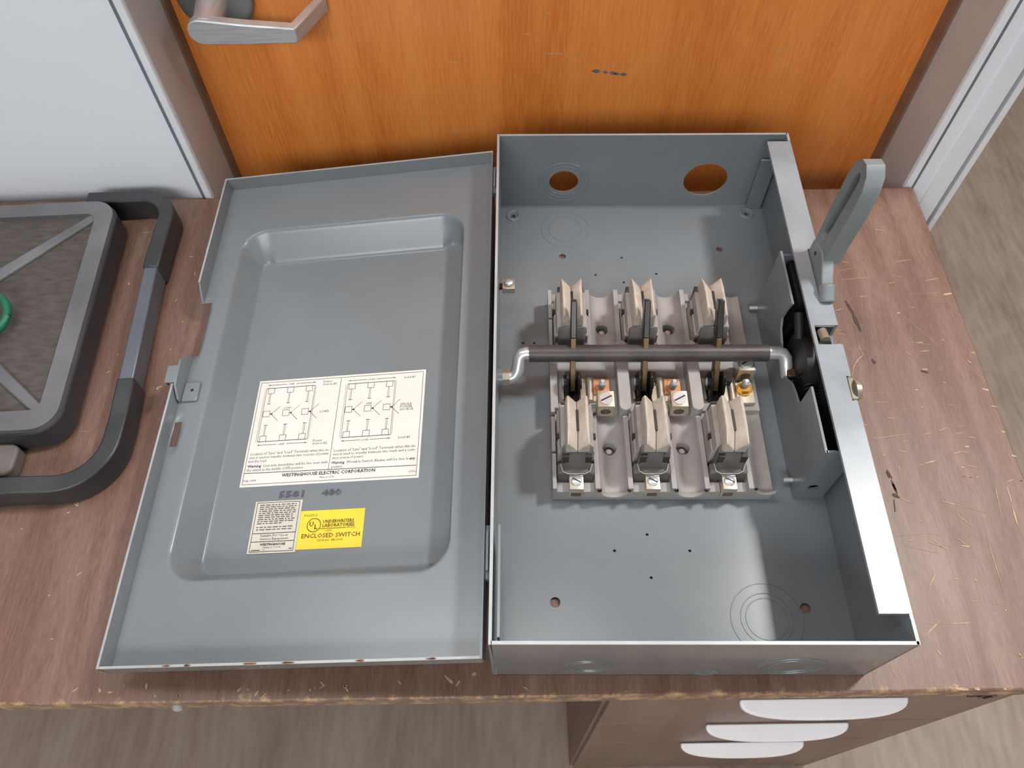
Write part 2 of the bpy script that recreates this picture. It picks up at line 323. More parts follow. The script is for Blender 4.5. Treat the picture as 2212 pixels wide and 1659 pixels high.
MB().tube([(-0.860, DY0+0.002, -0.056), (-0.860, DY0-0.008, -0.056), (-0.860, DY0-0.013, -0.056)], [0.016, 0.014, 0.006], 18).build('bolt', silver, desk)
MB().box(-2.85, -1.46, 0.40, 1.70, FZ, -0.08).build('side_panel', drawer_m, desk)
MB().box(-1.46, PX0, 1.62, 1.67, FZ+0.9, -0.08).build('modesty_panel', drawer_m, desk)
# wear marks of the top: flakes, scratches and gouges
sm = MB()
SCR = [(1.2391,1.2413,1.2558,1.1774,0.012,1,0),(1.2517,1.1805,1.2629,1.1064,0.013,1,0),(1.2711,0.9951,1.2793,0.9754,0.012,1,0),(1.2437,1.0663,1.2489,1.0095,0.003,0,-0.004),(1.2516,1.015,1.1878,0.9196,0.004,0,-0.012),(1.198,1.033,1.2625,1.0363,0.002,0,0),(1.5428,1.3225,1.5956,1.3329,0.004,0,0),(1.5902,1.2591,1.6214,1.2647,0.014,0,0),(1.4039,1.1817,1.4174,1.1833,0.008,0,0),(1.465,1.2065,1.4747,1.2063,0.005,0,0),(1.4431,1.058,1.4611,1.0582,0.005,0,0),(1.3909,1.0226,1.4076,1.0065,0.004,0,0),(1.4271,0.9507,1.4465,0.9503,0.008,0,0),(1.4209,0.9453,1.4462,0.9366,0.008,1,0),(1.4816,0.8997,1.4921,0.8963,0.004,0,0),(1.3798,0.8721,1.3939,0.8719,0.006,0,0),(1.2106,0.8619,1.2797,0.8612,0.002,0,0),(1.2387,0.8283,1.279,0.8265,0.003,0,0),(1.475,0.8163,1.4899,0.8134,0.003,0,0),(1.3822,0.8075,1.3935,0.8073,0.004,0,0),(1.1849,0.7471,1.1978,0.7453,0.005,0,0),(1.1919,0.6945,1.3176,0.7112,0.003,0,0),(1.463,0.7096,1.4915,0.7116,0.003,0,0),(1.5014,0.698,1.5251,0.6922,0.004,0,0),(1.4793,0.6625,1.495,0.6637,0.009,0,0),(1.4375,0.6399,1.4657,0.6467,0.005,0,0),(1.4657,0.6467,1.4881,0.6415,0.004,0,0),(1.3389,0.607,1.3773,0.6169,0.005,0,0),(1.3161,0.6027,1.3361,0.6047,0.003,0,0),(1.4471,0.5933,1.4576,0.5922,0.008,0,0),(1.4388,0.5619,1.4523,0.5612,0.005,0,0),(1.4582,0.5625,1.4725,0.5576,0.005,0,0),(1.4815,0.5588,1.4946,0.5596,0.003,0,0),(1.6102,1.0168,1.6265,1.0165,0.003,0,0),(1.5881,0.9836,1.5986,0.9723,0.006,0,0),(1.6012,0.8718,1.6222,0.8662,0.014,0,0),(1.6102,0.8086,1.6287,0.8031,0.008,0,0),(1.6126,0.7145,1.625,0.7118,0.008,0,0),(1.6152,0.6311,1.6308,0.626,0.012,0,0),(1.6114,0.5446,1.6257,0.5452,0.005,0,0),(1.5704,0.9867,1.6235,0.8982,0.0022,0,0),(1.4222,1.1742,1.5131,1.0384,0.0015,0,0),(1.2445,1.3732,1.308,1.3867,0.0015,0,0),(1.2401,1.3317,1.3579,1.344,0.002,0,0),(1.2574,0.6013,1.2579,0.5823,0.004,0,0),(1.2145,0.6365,1.2264,0.6401,0.006,0,0),(1.2138,0.5831,1.2184,0.5595,0.008,1,0),(1.2215,0.5548,1.2267,0.5182,0.007,1,0),(1.2745,0.8094,1.5008,0.739,0.0012,0,0.01),(1.4613,1.2647,1.5954,1.2683,0.0015,0,0),(1.4647,0.7371,1.5169,0.7337,0.0018,0,0),(1.2165,0.5895,1.226,0.5576,0.006,1,0),(1.2222,0.5432,1.2282,0.5072,0.007,1,0),(1.2129,0.5074,1.2316,0.4953,0.014,1,0),(1.2129,0.4909,1.2062,0.449,0.004,1,0),(1.3487,0.483,1.4089,0.4651,0.004,0,0),(1.4089,0.4651,1.4993,0.4349,0.0015,0,0),(1.385,0.4437,1.422,0.396,0.004,0,0),(1.3581,0.3692,1.393,0.3376,0.003,0,0),(1.3712,0.3423,1.3954,0.3384,0.008,0,0),(1.2918,0.3613,1.3172,0.3322,0.003,0,0),(1.5666,0.5254,1.563,0.4757,0.006,0,0),(1.5614,0.471,1.5557,0.3975,0.007,0,0),(1.5317,0.5332,1.5172,0.43,0.003,0,0),(1.439,0.5628,1.4754,0.5583,0.003,0,0),(1.6111,0.5453,1.6251,0.5436,0.004,0,0),(1.1816,0.372,1.3182,0.3788,0.0015,0,0.004),(1.2063,0.3449,1.3085,0.317,0.0012,0,0),(1.4529,0.3587,1.4493,0.2083,0.0035,0,0),(1.2707,0.2594,1.2439,0.224,0.006,0,0),(1.1875,0.0832,1.2492,0.1298,0.005,0,0),(1.266,0.1183,1.3349,0.1197,0.004,0,0),(1.1941,0.1206,1.2662,0.1191,0.0015,0,0),(1.4334,0.0369,1.4399,0.0215,0.008,0,0),(1.2132,0.0478,1.2217,0.0362,0.008,0,0),(1.073,0.0117,1.0837,-0.0222,0.003,0,0),(1.4051,0.1739,1.443,0.1652,0.002,0,0),(1.4356,0.1551,1.4382,0.151,0.006,0,0),(1.3773,0.2408,1.3848,0.2386,0.006,0,0),(1.2344,-0.052,1.2683,-0.0551,0.012,0,0),(1.2845,-0.0528,1.299,-0.0555,0.01,0,0),(1.2554,0.6012,1.2533,0.5766,0.004,0,0),(1.3613,-0.0542,1.3704,-0.0558,0.008,0,0),(-1.2871,0.4861,-1.2779,0.4908,0.007,0,0),(-1.27,0.5323,-1.2587,0.5075,0.004,0,0),(-1.2289,0.1133,-1.2207,0.114,0.005,0,0),(-0.8469,-0.0415,-0.837,-0.0405,0.007,0,0),(-1.0335,-0.03,-1.0217,-0.0283,0.006,0,0),(-0.9941,-0.0172,-0.9927,-0.0095,0.003,0,0),(-1.4112,0.4378,-1.4049,0.4396,0.004,0,0),(-1.1222,0.9251,-1.0925,0.9301,0.007,0,0),(-1.1195,0.9282,-1.1036,0.9184,0.008,0,0),(-1.3172,1.6093,-1.2826,1.6107,0.004,0,0),(-1.1183,1.4886,-1.103,1.4882,0.007,0,0),(-1.126,1.281,-1.12,1.2946,0.004,0,0),(-1.0846,1.193,-1.0773,1.1929,0.006,0,0),(-1.143,0.7095,-1.1326,0.7072,0.006,0,0),(-1.3226,0.7681,-1.2954,0.7654,0.003,0,0),(-1.1034,1.0783,-1.0958,1.0756,0.006,0,0),(-0.3996,-0.0197,-0.3869,-0.0372,0.008,0,0),(-0.6218,-0.051,-0.6056,-0.0375,0.006,0,0),(-0.1293,0.0009,-0.1067,-0.0204,0.012,0,0),(-0.0557,-0.0002,-0.0448,0.0067,0.012,0,0),(-0.8453,-0.0423,-0.8386,-0.0397,0.005,0,0),(0.0797,-0.03,0.0977,-0.0407,0.004,0,0),(-0.552,-0.03,-0.5445,-0.0315,0.006,0,0)]
def rnd(a, b): return random.uniform(a, b)
for x0, y0, x1, y1, wd, mi, cv in SCR: sliver(sm, (x0, y0), (x1, y1), wd*(0.62 if mi == 0 else 0.9), 0.0012, mi, 'z', cv, 8)
for i in range(45):   # right hand part
    x = rnd(1.06, 1.61); y = rnd(0.02, 1.6); a = rnd(-0.5, 0.35); l = rnd(0.006, 0.045)*(1 if random.random() < 0.8 else 2)
    sliver(sm, (x, y), (min(1.625, x+l*math.cos(a)), y+l*math.sin(a)), rnd(0.0012, 0.0028), 0.0012, 0)
for i in range(14):
    x = rnd(-1.15, 0.0); y = rnd(-0.045, -0.02); a = rnd(0.3, 2.6); l = rnd(0.005, 0.03)
    sliver(sm, (x, y), (x+l*math.cos(a), y+l*math.sin(a)*0.7), rnd(0.002, 0.006), 0.0012, 0)
for i in range(12):
    x = rnd(-1.32, -1.03); y = rnd(0.1, 1.7); l = rnd(0.004, 0.02); a = rnd(0, 3.1)
    sliver(sm, (x, y), (x+l*math.cos(a), y+l*math.sin(a)), rnd(0.002, 0.005), 0.0012, 0)
so = sm.build('wear_marks', [flake, gouge], top, smooth=False); so['kind'] = 'stuff'

# ================================================================== SWITCH ENCLOSURE
L, D, T = 1.7143, 0.3476, 0.008
enc = empty('switch_enclosure', (0, 0, H+0.0008), -0.0155)
tag(enc, 'open grey metal switch enclosure with its hinged lid laid flat on the desk', 'electrical box')
holes = [circ(.2327,1.456,.0125,16), circ(.807,1.4865,.0125,16), circ(.1734,.194,.015,16), circ(.8729,.1772,.015,16), circ(.0531,1.6545,.009,12), circ(.9315,1.6613,.009,12)]
holes += [circ(x, y, .0045, 10) for x, y in ((.4467,1.4487),(.3482,1.3696),(.5661,1.3729),(.4491,.3937),(.3503,.3442),(.569,.3441),(.45,.2644),(.0872,1.0755),(.1251,1.0754),(.447,1.335))]
MB().sheet([(0,0),(1,0),(1,L),(0,L)], holes, T, lambda a, b, d: (a, b, d+T/2+0.001)).build('back_panel', paint, enc)
# end panels
be = MB().sheet([(0,0),(1,0),(1,D),(0,D)], [circ(.239,.131,.053,40), circ(.757,.137,.079,44)], T, lambda a, b, d: (a, L-T/2+d, b)).build('end_panel', paint, enc)
fe = MB().sheet([(0.012,0),(0.996,0),(0.998,D),(0.004,D)], [], T, lambda a, b, d: (a, T/2+d, b)).build('end_panel', frontpaint, enc)
ls = MB().box(0, T, 0, L, 0.001, D).build('side_panel', paint, enc)
rs = MB().sheet([(0,0),(L,0),(L,D),(1.197,D),(1.197,D-0.03),(0.985,D-0.03),(0.985,D),(0.905,D),(0.905,D-0.05),(0.838,D-0.05),(0.838,D),(0,D)], [], T, lambda a, b, d: (1-T/2+d, a, b)).build('side_panel', paint, enc)
# bare worn rim lines on top of the walls
rim = MB(); rim.box(0.006, 0.998, 0.0005, T+0.0005, D, D+0.0012); rim.box(0.006, 0.996, L-T-0.0005, L-0.0005, D, D+0.0012); rim.box(0, T, 0, L, D, D+0.0012); rim.box(1-T, 1, 0, 0.06, D, D+.0012); rim.box(1-T, 1, 1.675, L, D, D+.0012)
rim.build('rim_edge', galv, enc)
MB().box(0.020, 0.026, 0.02, 0.30, 0.10, D-0.012).build('inner_lip', paint, enc)
MB().box(0.93, 0.985, L-0.03, L-0.022, 0.01, 0.25).build('corner_gusset', paint, enc)
# turned-in flange along the right wall with its cut-outs
FXI = 0.921
MB().sheet([(FXI,0.072),(1.0,0.072),(1.0,0.652),(0.986,0.652),(0.986,0.731),(1.0,0.731),(1.0,0.838),(0.931,0.838),(0.931,0.905),(1.0,0.905),(1.0,0.985),(0.966,0.985),(0.966,1.194),(1.0,1.194),(1.0,1.672),(FXI,1.672)], [], 0.010, lambda a, b, d: (a, b, D-0.004+d)).build('flange', paint_worn, enc, bevel=0.002)
# knockouts
def knock(c, axis, radii, r=0.0018, a0=0, a1=2*math.pi):
    mb = MB()
    for q in radii: mb.torus(c, axis, q, r, 48, 6, 0, a0, a1)
    return mb.build('knockout', paint, enc)
knock((.239, L-T-.0005, .131), 'y', (.062, .076, .092)); knock((.2454, 1.588, T+.001), 'z', (.060, .088))
knock((.7607, .148, T+.001), 'z', (.058, .072, .100)); knock((.248, -.0005, .113), 'y', (.046, .062)); knock((.772, -.0005, .118), 'y', (.060, .085))
MB().tube([(.567, .003, .040), (.567, -.0015, .040)], 0.034, 28).build('knockout', scuff_blue, enc)
for x, y in ((.0531, 1.6545), (.9315, 1.6613)):
    MB().torus((x, y, T+.001), 'z', 0.022, 0.006, 28, 8).build('emboss', paint, enc)
# switch mechanism cover on the right side
CX = 0.8987
yz = [(.510,.005),(.510,.315),(.717,.315),(.7203,.204),(.765,.196),(.8075,.1833),(.845,.150),(.8829,.128),(.92,.134),(.957,.168),(1.0066,.187),(1.0287,.216),(1.022,.262),(1.0077,.315),(1.215,.315),(1.215,.005)]
cv = MB().sheet(yz, [], 0.007, lambda a, b, d: (CX+d, a, b)).build('mechanism_cover', paint, enc)
cm = MB(); cm.sheet([(CX,.005),(.985,.005),(.985,.300),(CX+.02,.315),(CX,.315)], [circ(.935,.085,.016,16)], 0.007, lambda a, b, d: (a, .5135+d, b));
cm.build('cover_end', paint, enc); MB().box(CX, .985, 1.208, 1.215, .005, .30).build('cover_end', paint, enc)
mech = MB(); mech.tube([(.925, .875, .165), (.955, .875, .165)], .105, 32); mech.box(.955, .985, .56, 1.19, .02, .28); mech.box(.925, .95, 1.03, 1.19, .10, .29); mech.box(.915, .98, .53, .70, .02, .12)
mech.tube([(.925, .93, .24), (.925, 1.0, .28)], .014, 12); mech.build('mechanism', dark, enc)
sp = MB()
for i in range(12): sp.torus((.945, .70+.012*i, .20), 'y', .022, .004, 16, 6)
sp.build('spring', black, enc)
MB().box(.903, .935, .850, .880, .125, .155).build('crank_block', brass, enc, bevel=.003)
MB().tube([(.96,.86,.335),(.96,.90,.325)], .014, 16).build('plunger', nickel, enc)
MB().tube([(1.004,.690,.338),(1.018,.690,.340),(1.024,.690,.341)], [.030,.026,.012], 24).build('latch_screw', nickel, enc)
olive = mat('olive_plated_steel', (0.16, 0.15, 0.11), 0.4, metal=0.5, var=0.2)
MB().box(.986, 1.006, .655, .728, .310, .350).build('latch_plate', olive, enc, bevel=.003)
for y, z in ((1.205, .030), (.555, .040)):
    MB().tube([(CX-.032, y, z), (CX-.004, y, z)], .008, 14).build('screw', silver, enc)
# operating lever on the outside right
def lean(x, y, z): return (x+max(0, z-.36)*0.10, y, z)
hb = MB(); hb.prism([(.987,.300),(.987,.352),(1.000,.366),(1.050,.385),(1.090,.408),(1.120,.420),(1.192,.400),(1.192,.300)], 'x', .967, 1.004, fn=lean)
arm_f = [(1.092,.395),(1.098,.47),(1.108,.60),(1.120,.665),(1.140,.700),(1.170,.715),(1.200,.708),(1.222,.680),(1.226,.640),(1.212,.52),(1.192,.40)]
def ring_in(P, k, c): return [(c[0]+(p[0]-c[0])*k[0], c[1]+(p[1]-c[1])*k[1]) for p in P]
inner = ring_in(arm_f, (0.34, 0.78), (1.172, .565))
hb.sheet(arm_f, [inner], 0.050, lambda a, b, d: lean(.996+d, a, b))
hb.sheet(inner, [], 0.028, lambda a, b, d: lean(1.006+d, a, b))
hb.tube([lean(.986, .989, .345), lean(.986, 1.035, .372)], .024, 16)
hb.build('operating_lever', cast, enc, bevel=.006, seg=3)
MB().tube([lean(.9655, 1.145, .385), lean(.970, 1.145, .385)], .006, 12).build('lever_pin', dark, enc)

# ---- crossbar
rod = MB(); yR, zR = .924, .174; yP, zP = .868, .122
pl = [(.006,yP,zP),(.048,yP,zP),(.058,yP+.003,zP+.003),(.066,yP+.012,zP+.012),(.070,yP+.022,zP+.022),(.074,yR-.010,zR-.010),(.083,yR-.002,zR-.002),(.096,yR,zR),(.115,yR,zR)]
rod.tube(pl, .0205, 20); rod.tube([(.1,yR,zR),(.86,yR,zR)], .015, 12); rod.tube([(.84,yR,zR),(.880,yR,zR),(.893,yR-.003,zR-.003),(.902,yR-.012,zR-.012),(.905,yR-.024,zR-.024),(.908,yP+.006,zP+.006),(.918,yP,zP),(.945,yP,zP)], .0205, 20)
rod.build('crossbar', silver, enc)
sv = MB(); sv.tube([(.104,yR,zR),(.846,yR,zR)], .0270, 28); sv.build('crossbar_sleeve', sleeve, enc)
MB().tube([(.022,yP,zP),(.044,yP,zP)], .027, 8).build('pivot_nut', nickel, enc)
MB().tube([(.006,yP,zP),(.022,yP,zP)], .032, 24).build('pivot_bushing', paint, enc)
g = MB(); g.box(.018, .060, 1.200, 1.240, .120, .148); g.box(.006, .024, 1.212, 1.230, .125, .140, 1); g.tube([(.040,1.222,.148),(.040,1.222,.156),(.040,1.222,.160)], [.017,.015,.008], 18, 2)
g.build('ground_lug', [nickel, dark, silver], enc, bevel=.002)

# ---- moulded switch base (a height field with pole wells, troughs and rims)
BX0, BX1, BY0, BY1 = .172, .826, .505, 1.238
POLES = (.241, .465, .689); TR = (.352, .577, .802)
def base_h(x, y):
    z = .090; ym = abs(y-.872)          # distance from the middle
    mid = ym < .095
    for p in POLES:
        if abs(x-p) < .056 and .095 <= ym < .366: z = .056        # pole well
        if abs(x-p) < .020 and ym >= .30: z = .030                # lug slot open to the end
        if .020 <= abs(x-p) < .056 and ym > .335: z = .066
    for t in TR:
        d = abs(x-t)
        if d < .040 and not mid: z = min(z, .090-.044*math.sqrt(max(0, 1-(d/.040)**2)))
    if mid: z = .068 if x > .195 else .090
    for t in (.400, .623):
        if abs(x-t) < .0165 and y > .76 and y < 1.0: z = .090
    for hx, hy in ((.352,1.101),(.5749,1.102),(.350,.655),(.5745,.656)):
        if math.hypot(x-hx, y-hy) < .019: z = .012
    if x < .195 and (abs(y-.755) < .007 or abs(y-.625) < .003 or abs(y-1.12) < .003): z = .055
    if abs(y-.755) < .006 or abs(y-.99) < .006: 
        for p in POLES:
            if .056 < abs(x-p) < .070: z = .05
    return z
nx, ny = 230, 250; mb = MB(); vs = []; fs = []
for j in range(ny+1):
    for i in range(nx+1):
        x = BX0+(BX1-BX0)*i/nx; y = BY0+(BY1-BY0)*j/ny; z = base_h(x, y)
        # rounded outline corners at the front
        vs.append((x, y, z))
W_ = nx+1
for j in range(ny):
    for i in range(nx): fs.append((j*W_+i, j*W_+i+1, (j+1)*W_+i+1, (j+1)*W_+i))
border = [i for i in range(W_)] + [j*W_+nx for j in range(1, ny+1)] + [ny*W_+i for i in range(nx-1, -1, -1)] + [j*W_ for j in range(ny-1, 0, -1)]
o = len(vs); vs += [(vs[b][0], vs[b][1], .009) for b in border]; n = len(border)
fs += [(border[k], o+k, o+(k+1) % n, border[(k+1) % n]) for k in range(n)]
base = mb.add(vs, fs).build('switch_base', moulded, enc, angle=30)
for t in TR[:2]+(.802,):
    a = MB(); m_ = .040 if t < .8 else .036
    a.torus((t, BY0-.004, .090), 'y', m_+.004, .008, 20, 6, 0, math.pi, 2*math.pi) if t < .8 else a.torus((t, BY0-.001, .090), 'y', m_, .006, 14, 6, 0, math.pi, 1.82*math.pi)
    a.build('trough_lip', moulded, base)
for t in (.400, .623):
    a = MB(); a.prism(rrect(t-.0185, t+.0185, .752, 1.010, .0184, 8), 'z', .05, .122); a.build('phase_barrier', moulded, base, bevel=.003)
for hx, hy in ((.350,.655),(.5745,.656),(.352,1.101),(.5749,1.102)):
    a = MB(); a.tube([(hx,hy-.004,.012),(hx,hy-.004,.030),(hx,hy-.004,.036)], [.013,.013,.008], 16); a.build('mounting_screw', silver, base)

# ---- jaws: one stack of fibre blocks per contact
def jaw(xp, front):
    ys = (lambda y: y) if front else (lambda y: 1.744-y)
    root = MB(); root.box(xp-.054, xp+.054, min(ys(.594), ys(.735)), max(ys(.594), ys(.735)), .05, .150)
    for s in (-1, 1):
        root.prism([(xp+s*.003,.150),(xp+s*.050,.150),(xp+s*.047,.190),(xp+s*.003,.190)], 'y', ys(.592), ys(.732))
    j = root.build('jaw', fibre_grey, base, bevel=.003)
    for s in (-1, 1):
        h = MB(); ye, yb = ys(.576), ys(.728)
        f6 = [(.0008,.186),(.035,.186),(.033,.236),(.031,.240),(.029,.238),(.0008,.196)]    # outer end, V opened
        m6 = [(.0008,.186),(.035,.186),(.0335,.243),(.030,.254),(.023,.254),(.0008,.228)]
        b6 = [(.0008,.186),(.034,.186),(.0325,.240),(.029,.250),(.024,.250),(.0008,.212)]
        vs_ = []
        for prof, yy in ((f6, ye), (m6, ys(.622)), (m6, ys(.690)), (b6, yb)): vs_ += [(xp+s*a_, yy, z_) for a_, z_ in prof]
        fs_ = [tuple(range(6))[::-1], tuple(range(18, 24))] + [(6*q+k, 6*q+(k+1) % 6, 6*q+6+(k+1) % 6, 6*q+6+k) for q in range(3) for k in range(6)]
        h.add(vs_, fs_)
        h.build('arc_block', fibre, j, bevel=.0015, seg=1)
    for e0, e1, e2 in ((.594,.568,.556), (.735,.752,.758)):   # nose at both ends, soot and shade both in its dark colour
        MB().prism([(ys(e0),.055),(ys(e0),.200),(ys(e1),.172),(ys(e2),.105),(ys(e2),.055)], 'x', xp-.043, xp+.043).build('nose', fibre_dark, j, bevel=.005)
    for s in (-1, 1):
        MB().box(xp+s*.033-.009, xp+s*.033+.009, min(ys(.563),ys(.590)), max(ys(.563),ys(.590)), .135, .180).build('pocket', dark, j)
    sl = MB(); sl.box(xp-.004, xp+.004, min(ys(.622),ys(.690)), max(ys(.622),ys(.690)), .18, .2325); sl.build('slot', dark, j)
    ft = MB(); yy = ys(.560) if front else ys(.752)
    ft.box(xp-.055, xp+.055, yy-.016, yy+.018, .058, .112); ft.build('foot', fibre_dark, j, bevel=.005)
    wi = MB(); y1 = (ys(.560) if front else ys(.758))-.012
    wi.tube([(xp-.046,y1+.02,.128),(xp-.040,y1,.118),(xp-.025,y1-.006,.113),(xp+.025,y1-.006,.113),(xp+.040,y1,.118),(xp+.046,y1+.02,.128)], .0019, 8); wi.build('clip_wire', fibre_grey, j)
    for s in (-1, 1):
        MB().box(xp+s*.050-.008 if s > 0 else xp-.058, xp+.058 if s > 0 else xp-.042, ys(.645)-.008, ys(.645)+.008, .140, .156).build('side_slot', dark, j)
for p in POLES: jaw(p, True); jaw(p, False)
# ---- blades, hinge clips, straps and lugs
bd = Vector((0, .178, .200)).normalized(); bn = Vector((0, -bd.z, bd.y))
for k, p in enumerate(POLES):
    h0 = Vector((p, .857, .095)); f = lambda t, s: h0+bd*t+bn*s
    def blade(t0, t1, wd0, wd1, x0, x1):
        P = [(f(t0,-wd0)), f(t1,-wd1), f(t1,wd1), f(t0,wd0)]
        return MB().prism([(q.y, q.z) for q in P], 'x', x0, x1)
    b = blade(-.015, .155, .020, .020, p-.008, p+.008).build('blade', brass, base, bevel=.0015)
    blade(.155, .272, .021, .016, p-.0095, p+.0095).build('arc_tip', black, b, bevel=.003)
    c = MB(); c.box(p-.027, p+.027, .812, .892, .066, .074)
    for s in (-1, 1):
        c.prism([(.806,.070),(.895,.070),(.888,.126),(.868,.158),(.846,.158),(.815,.120)], 'x', p+s*.018-.004, p+s*.018+.004)
        c.tube([(p+s*.018,.857,.110),(p+s*.028,.857,.110)], .024, 16)
    c.build('hinge_clip', black, base, bevel=.0015)
    cc = MB()
    for s in (-1, 1): cc.tube([(p+s*.027,.857,.112),(p+s*.033,.857,.112)], [.016,.009], 14)
    cc.build('hinge_rivet', silver, base)
    if k: MB().box(p+.020, p+.046 if k == 2 else p+.036, .850, .884, .100, .128).build('stop_plate', black, base)
    st = MB(); st.box(p-.033, p-.026, .815, .89, .066, .080); st.box(p+.027, p+.045, .808, .89, .066, .076)
    st.tube([(p+.056,.808,.074),(p+.056,.89,.074)], .013, 14); st.box(p+.066, p+.078, .808, .89, .066, .076)
    st.build('bus_strap', nickel, base)
    # terminal post and lug
    lx = p+.093; post = MB(); post.tube([(lx,.850,.08),(lx,.850,.125),(lx,.850,.130)], [.010,.010,.006], 14)
    for q in range(4): post.torus((lx,.850,.100+q*.007), 'z', .010, .002, 14, 6)
    if k < 2:
        MB().box(lx-.026, lx+.026, .830, .885, .062, .086).build('terminal_plate', copper, base, bevel=.002)
        ly0, ly1 = .752, .806; xx = lx+.005
    else:
        MB().box(lx-.026, lx+.030, .795, .870, .062, .086).build('terminal_plate', nickel, base, bevel=.002)
        wsh = MB(); wsh.tube([(lx,.845,.086),(lx,.845,.092)], .026, 24); wsh.tube([(lx,.845,.092),(lx,.845,.104)], .021, 6); wsh.build('flange_nut', gold, base)
        ly0, ly1 = .880, .940; xx = lx+.004
    post.build('terminal_post', silver, base)
    if k < 2: MB().tube([(lx,.850,.086),(lx,.850,.093)], .023, 6).build('flange_nut', copper, base)
    lu = MB().sheet(rrect(xx-.026, xx+.026, .082, .142, .003, 2), [circ(xx, .108, .0165, 20)], ly1-ly0, lambda a, b_, d: (a, (ly0+ly1)/2+d, b_)).build('terminal_lug', nickel, base)
    sx = MB(); cy = (ly0+ly1)/2; sx.tube([(xx,cy,.140),(xx,cy,.146)], .021, 24); ca, sa = math.cos(.5), math.sin(.5)
    sx.add([(xx+u*ca-v*sa, cy+u*sa+v*ca, .1465) for u, v in ((-.019,-.0025),(.019,-.0025),(.019,.0025),(-.019,.0025))], [(0,1,2,3)], 1); sx.build('lug_screw', [silver, dark], base)
    for yy, out in ((.524, -1), (1.216, 1)):   # end lugs, front and rear
        el = MB().sheet(rrect(p-.021, p+.021, .040, .100, .002, 2), [rrect(p-.015, p+.015, .046, .072, .002, 2)], .050, lambda a, b_, d: (a, yy+d, b_)).build('end_lug', nickel, base)
        es = MB(); es.tube([(p,yy,.098),(p,yy,.104),(p,yy,.108)], [.017,.016,.009], 20); es.add([(p+u*ca+v*sa, yy-u*sa+v*ca, .1085) for u, v in ((-.014,-.002),(.014,-.002),(.014,.002),(-.014,.002))], [(0,1,2,3)], 1); es.build('end_lug_screw', [silver, dark], base)
        if out < 0: MB().tube([(p-.002,yy+.026,.085),(p-.002,yy+.026,.108)], .009, 12).build('stud', silver, base)

# ---- lid, opened to the left and resting on the desk
th = math.atan2(.128, .99)
def axis(keys, counts):
    out = []
    for (a, b), c in zip(zip(keys[:-1], keys[1:]), counts): out += [a+(b-a)*i/c for i in range(c)]
    return out+[keys[-1]]
us = axis([-1.002,-.990,-.966,-.915,-.810,-.205,-.095,-.012,0], [1,1,4,24,8,30,4,1]); ysL = axis([-.012,0,.215,.325,.645,.730,.896,.974,1.190,1.243,1.395,1.515,1.715,1.727], [1,6,24,8,2,4,2,6,2,4,26,6,1])
DEP = .096
def rw(x, y):
    al, ar, bf, bb = x+.910, -.103-x, y-.222, 1.505-y
    a, wx = (al, .058) if al < ar else (ar, .026)
    b, wy = (bf, .052) if bf < bb else (bb, .092)
    r_ = .094
    if a < r_ and b < r_:      # rounded corner of the pressing
        d = r_-math.hypot(r_-a, r_-b); g = math.atan2(r_-b, r_-a); t = d/(wx*math.cos(g)**2+wy*math.sin(g)**2)
    else: t = min(a/wx, b/wy)
    t = min(1, max(0, t)); e = .16
    k = t*t/(2*e*(1-e)) if t < e else ((t-e/2)/(1-e) if t < 1-e else 1-(1-t)**2/(2*e*(1-e)))
    return -DEP*k
mb = MB(); n = len(us); vs = [(x, y, rw(x, y)) for y in ysL for x in us]; fs = []
for j in range(len(ysL)-1):
    for i in range(n-1):
        cx, cy = (us[i]+us[i+1])/2, (ysL[j]+ysL[j+1])/2
        if cx < -.966 and .974 < cy < 1.190: continue      # latch notch
        if -.990 < cx < -.966 and .645 < cy < .730: continue  # slot
        fs.append((j*n+i, j*n+i+1, (j+1)*n+i+1, (j+1)*n+i))
lid = mb.add(vs, fs).build('lid', paint, enc, angle=50, solid=.004)
lid['label'] = 'lid with a recessed centre, open and lying flat'
lid.location = (-.011*S, 0, .212*S); lid.rotation_euler = (0, -th, 0)
fl = MB(); t_ = .006; fh = .050
fl.box(-1.002, 0, 1.721, 1.727, -.004, fh); fl.build('lid_flange', paint, lid)
MB().box(-1.002, 0, -.012, -.006, -.004, fh-.002).build('lid_flange', frontpaint, lid)
MB().prism([(-.012,0),(-.012,fh),(.86,fh),(.86,0)], 'x', -1.002, -.996).build('lid_flange', paint, lid)
MB().prism([(1.190,0),(1.243,fh),(1.727,fh),(1.727,0)], 'x', -1.002, -.996).build('lid_flange', paint, lid)
MB().box(-.006, 0, -.012, 1.727, -.004, fh).build('lid_flange', paint, lid)
ed = MB(); ed.box(-1.002, 0, -.0125, -.006, fh-.002, fh-.0005); ed.box(-1.002, 0, 1.721, 1.7275, fh, fh+.001); ed.box(-1.0025, -.996, -.012, .86, fh, fh+.001); ed.box(-1.0025, -.996, 1.243, 1.727, fh, fh+.001); ed.build('lid_edge', galv, lid)
rf = MB()
for x in (-.815, -.75, -.60, -.49, -.30, -.12):
    for q in range(2): 
        a = x+rnd(-.02, .02); sliver(rf, (a, -.0095), (a+rnd(.01,.03), -.0095), .005, fh+.0003, 0)
so = rf.build('rust_flecks', rustm, lid, smooth=False); so['kind'] = 'stuff'
lt = MB(); lt.box(-.982, -.932, .800, .868, 0, .010); lt.prism([(.800,0),(.800,.020),(.835,.056),(.925,.060),(.974,.012),(.974,0)], 'x', -.992, -.985); lt.box(-1.024, -.990, .842, .905, .052, .059); lt.box(-1.024, -1.018, .842, .905, .036, .056)
lt.build('latch_bracket', paint, lid, bevel=.002)
MB().tube([(-.953,.838,.0095),(-.953,.838,.0112)], .005, 10).build('rivet', dark, lid)
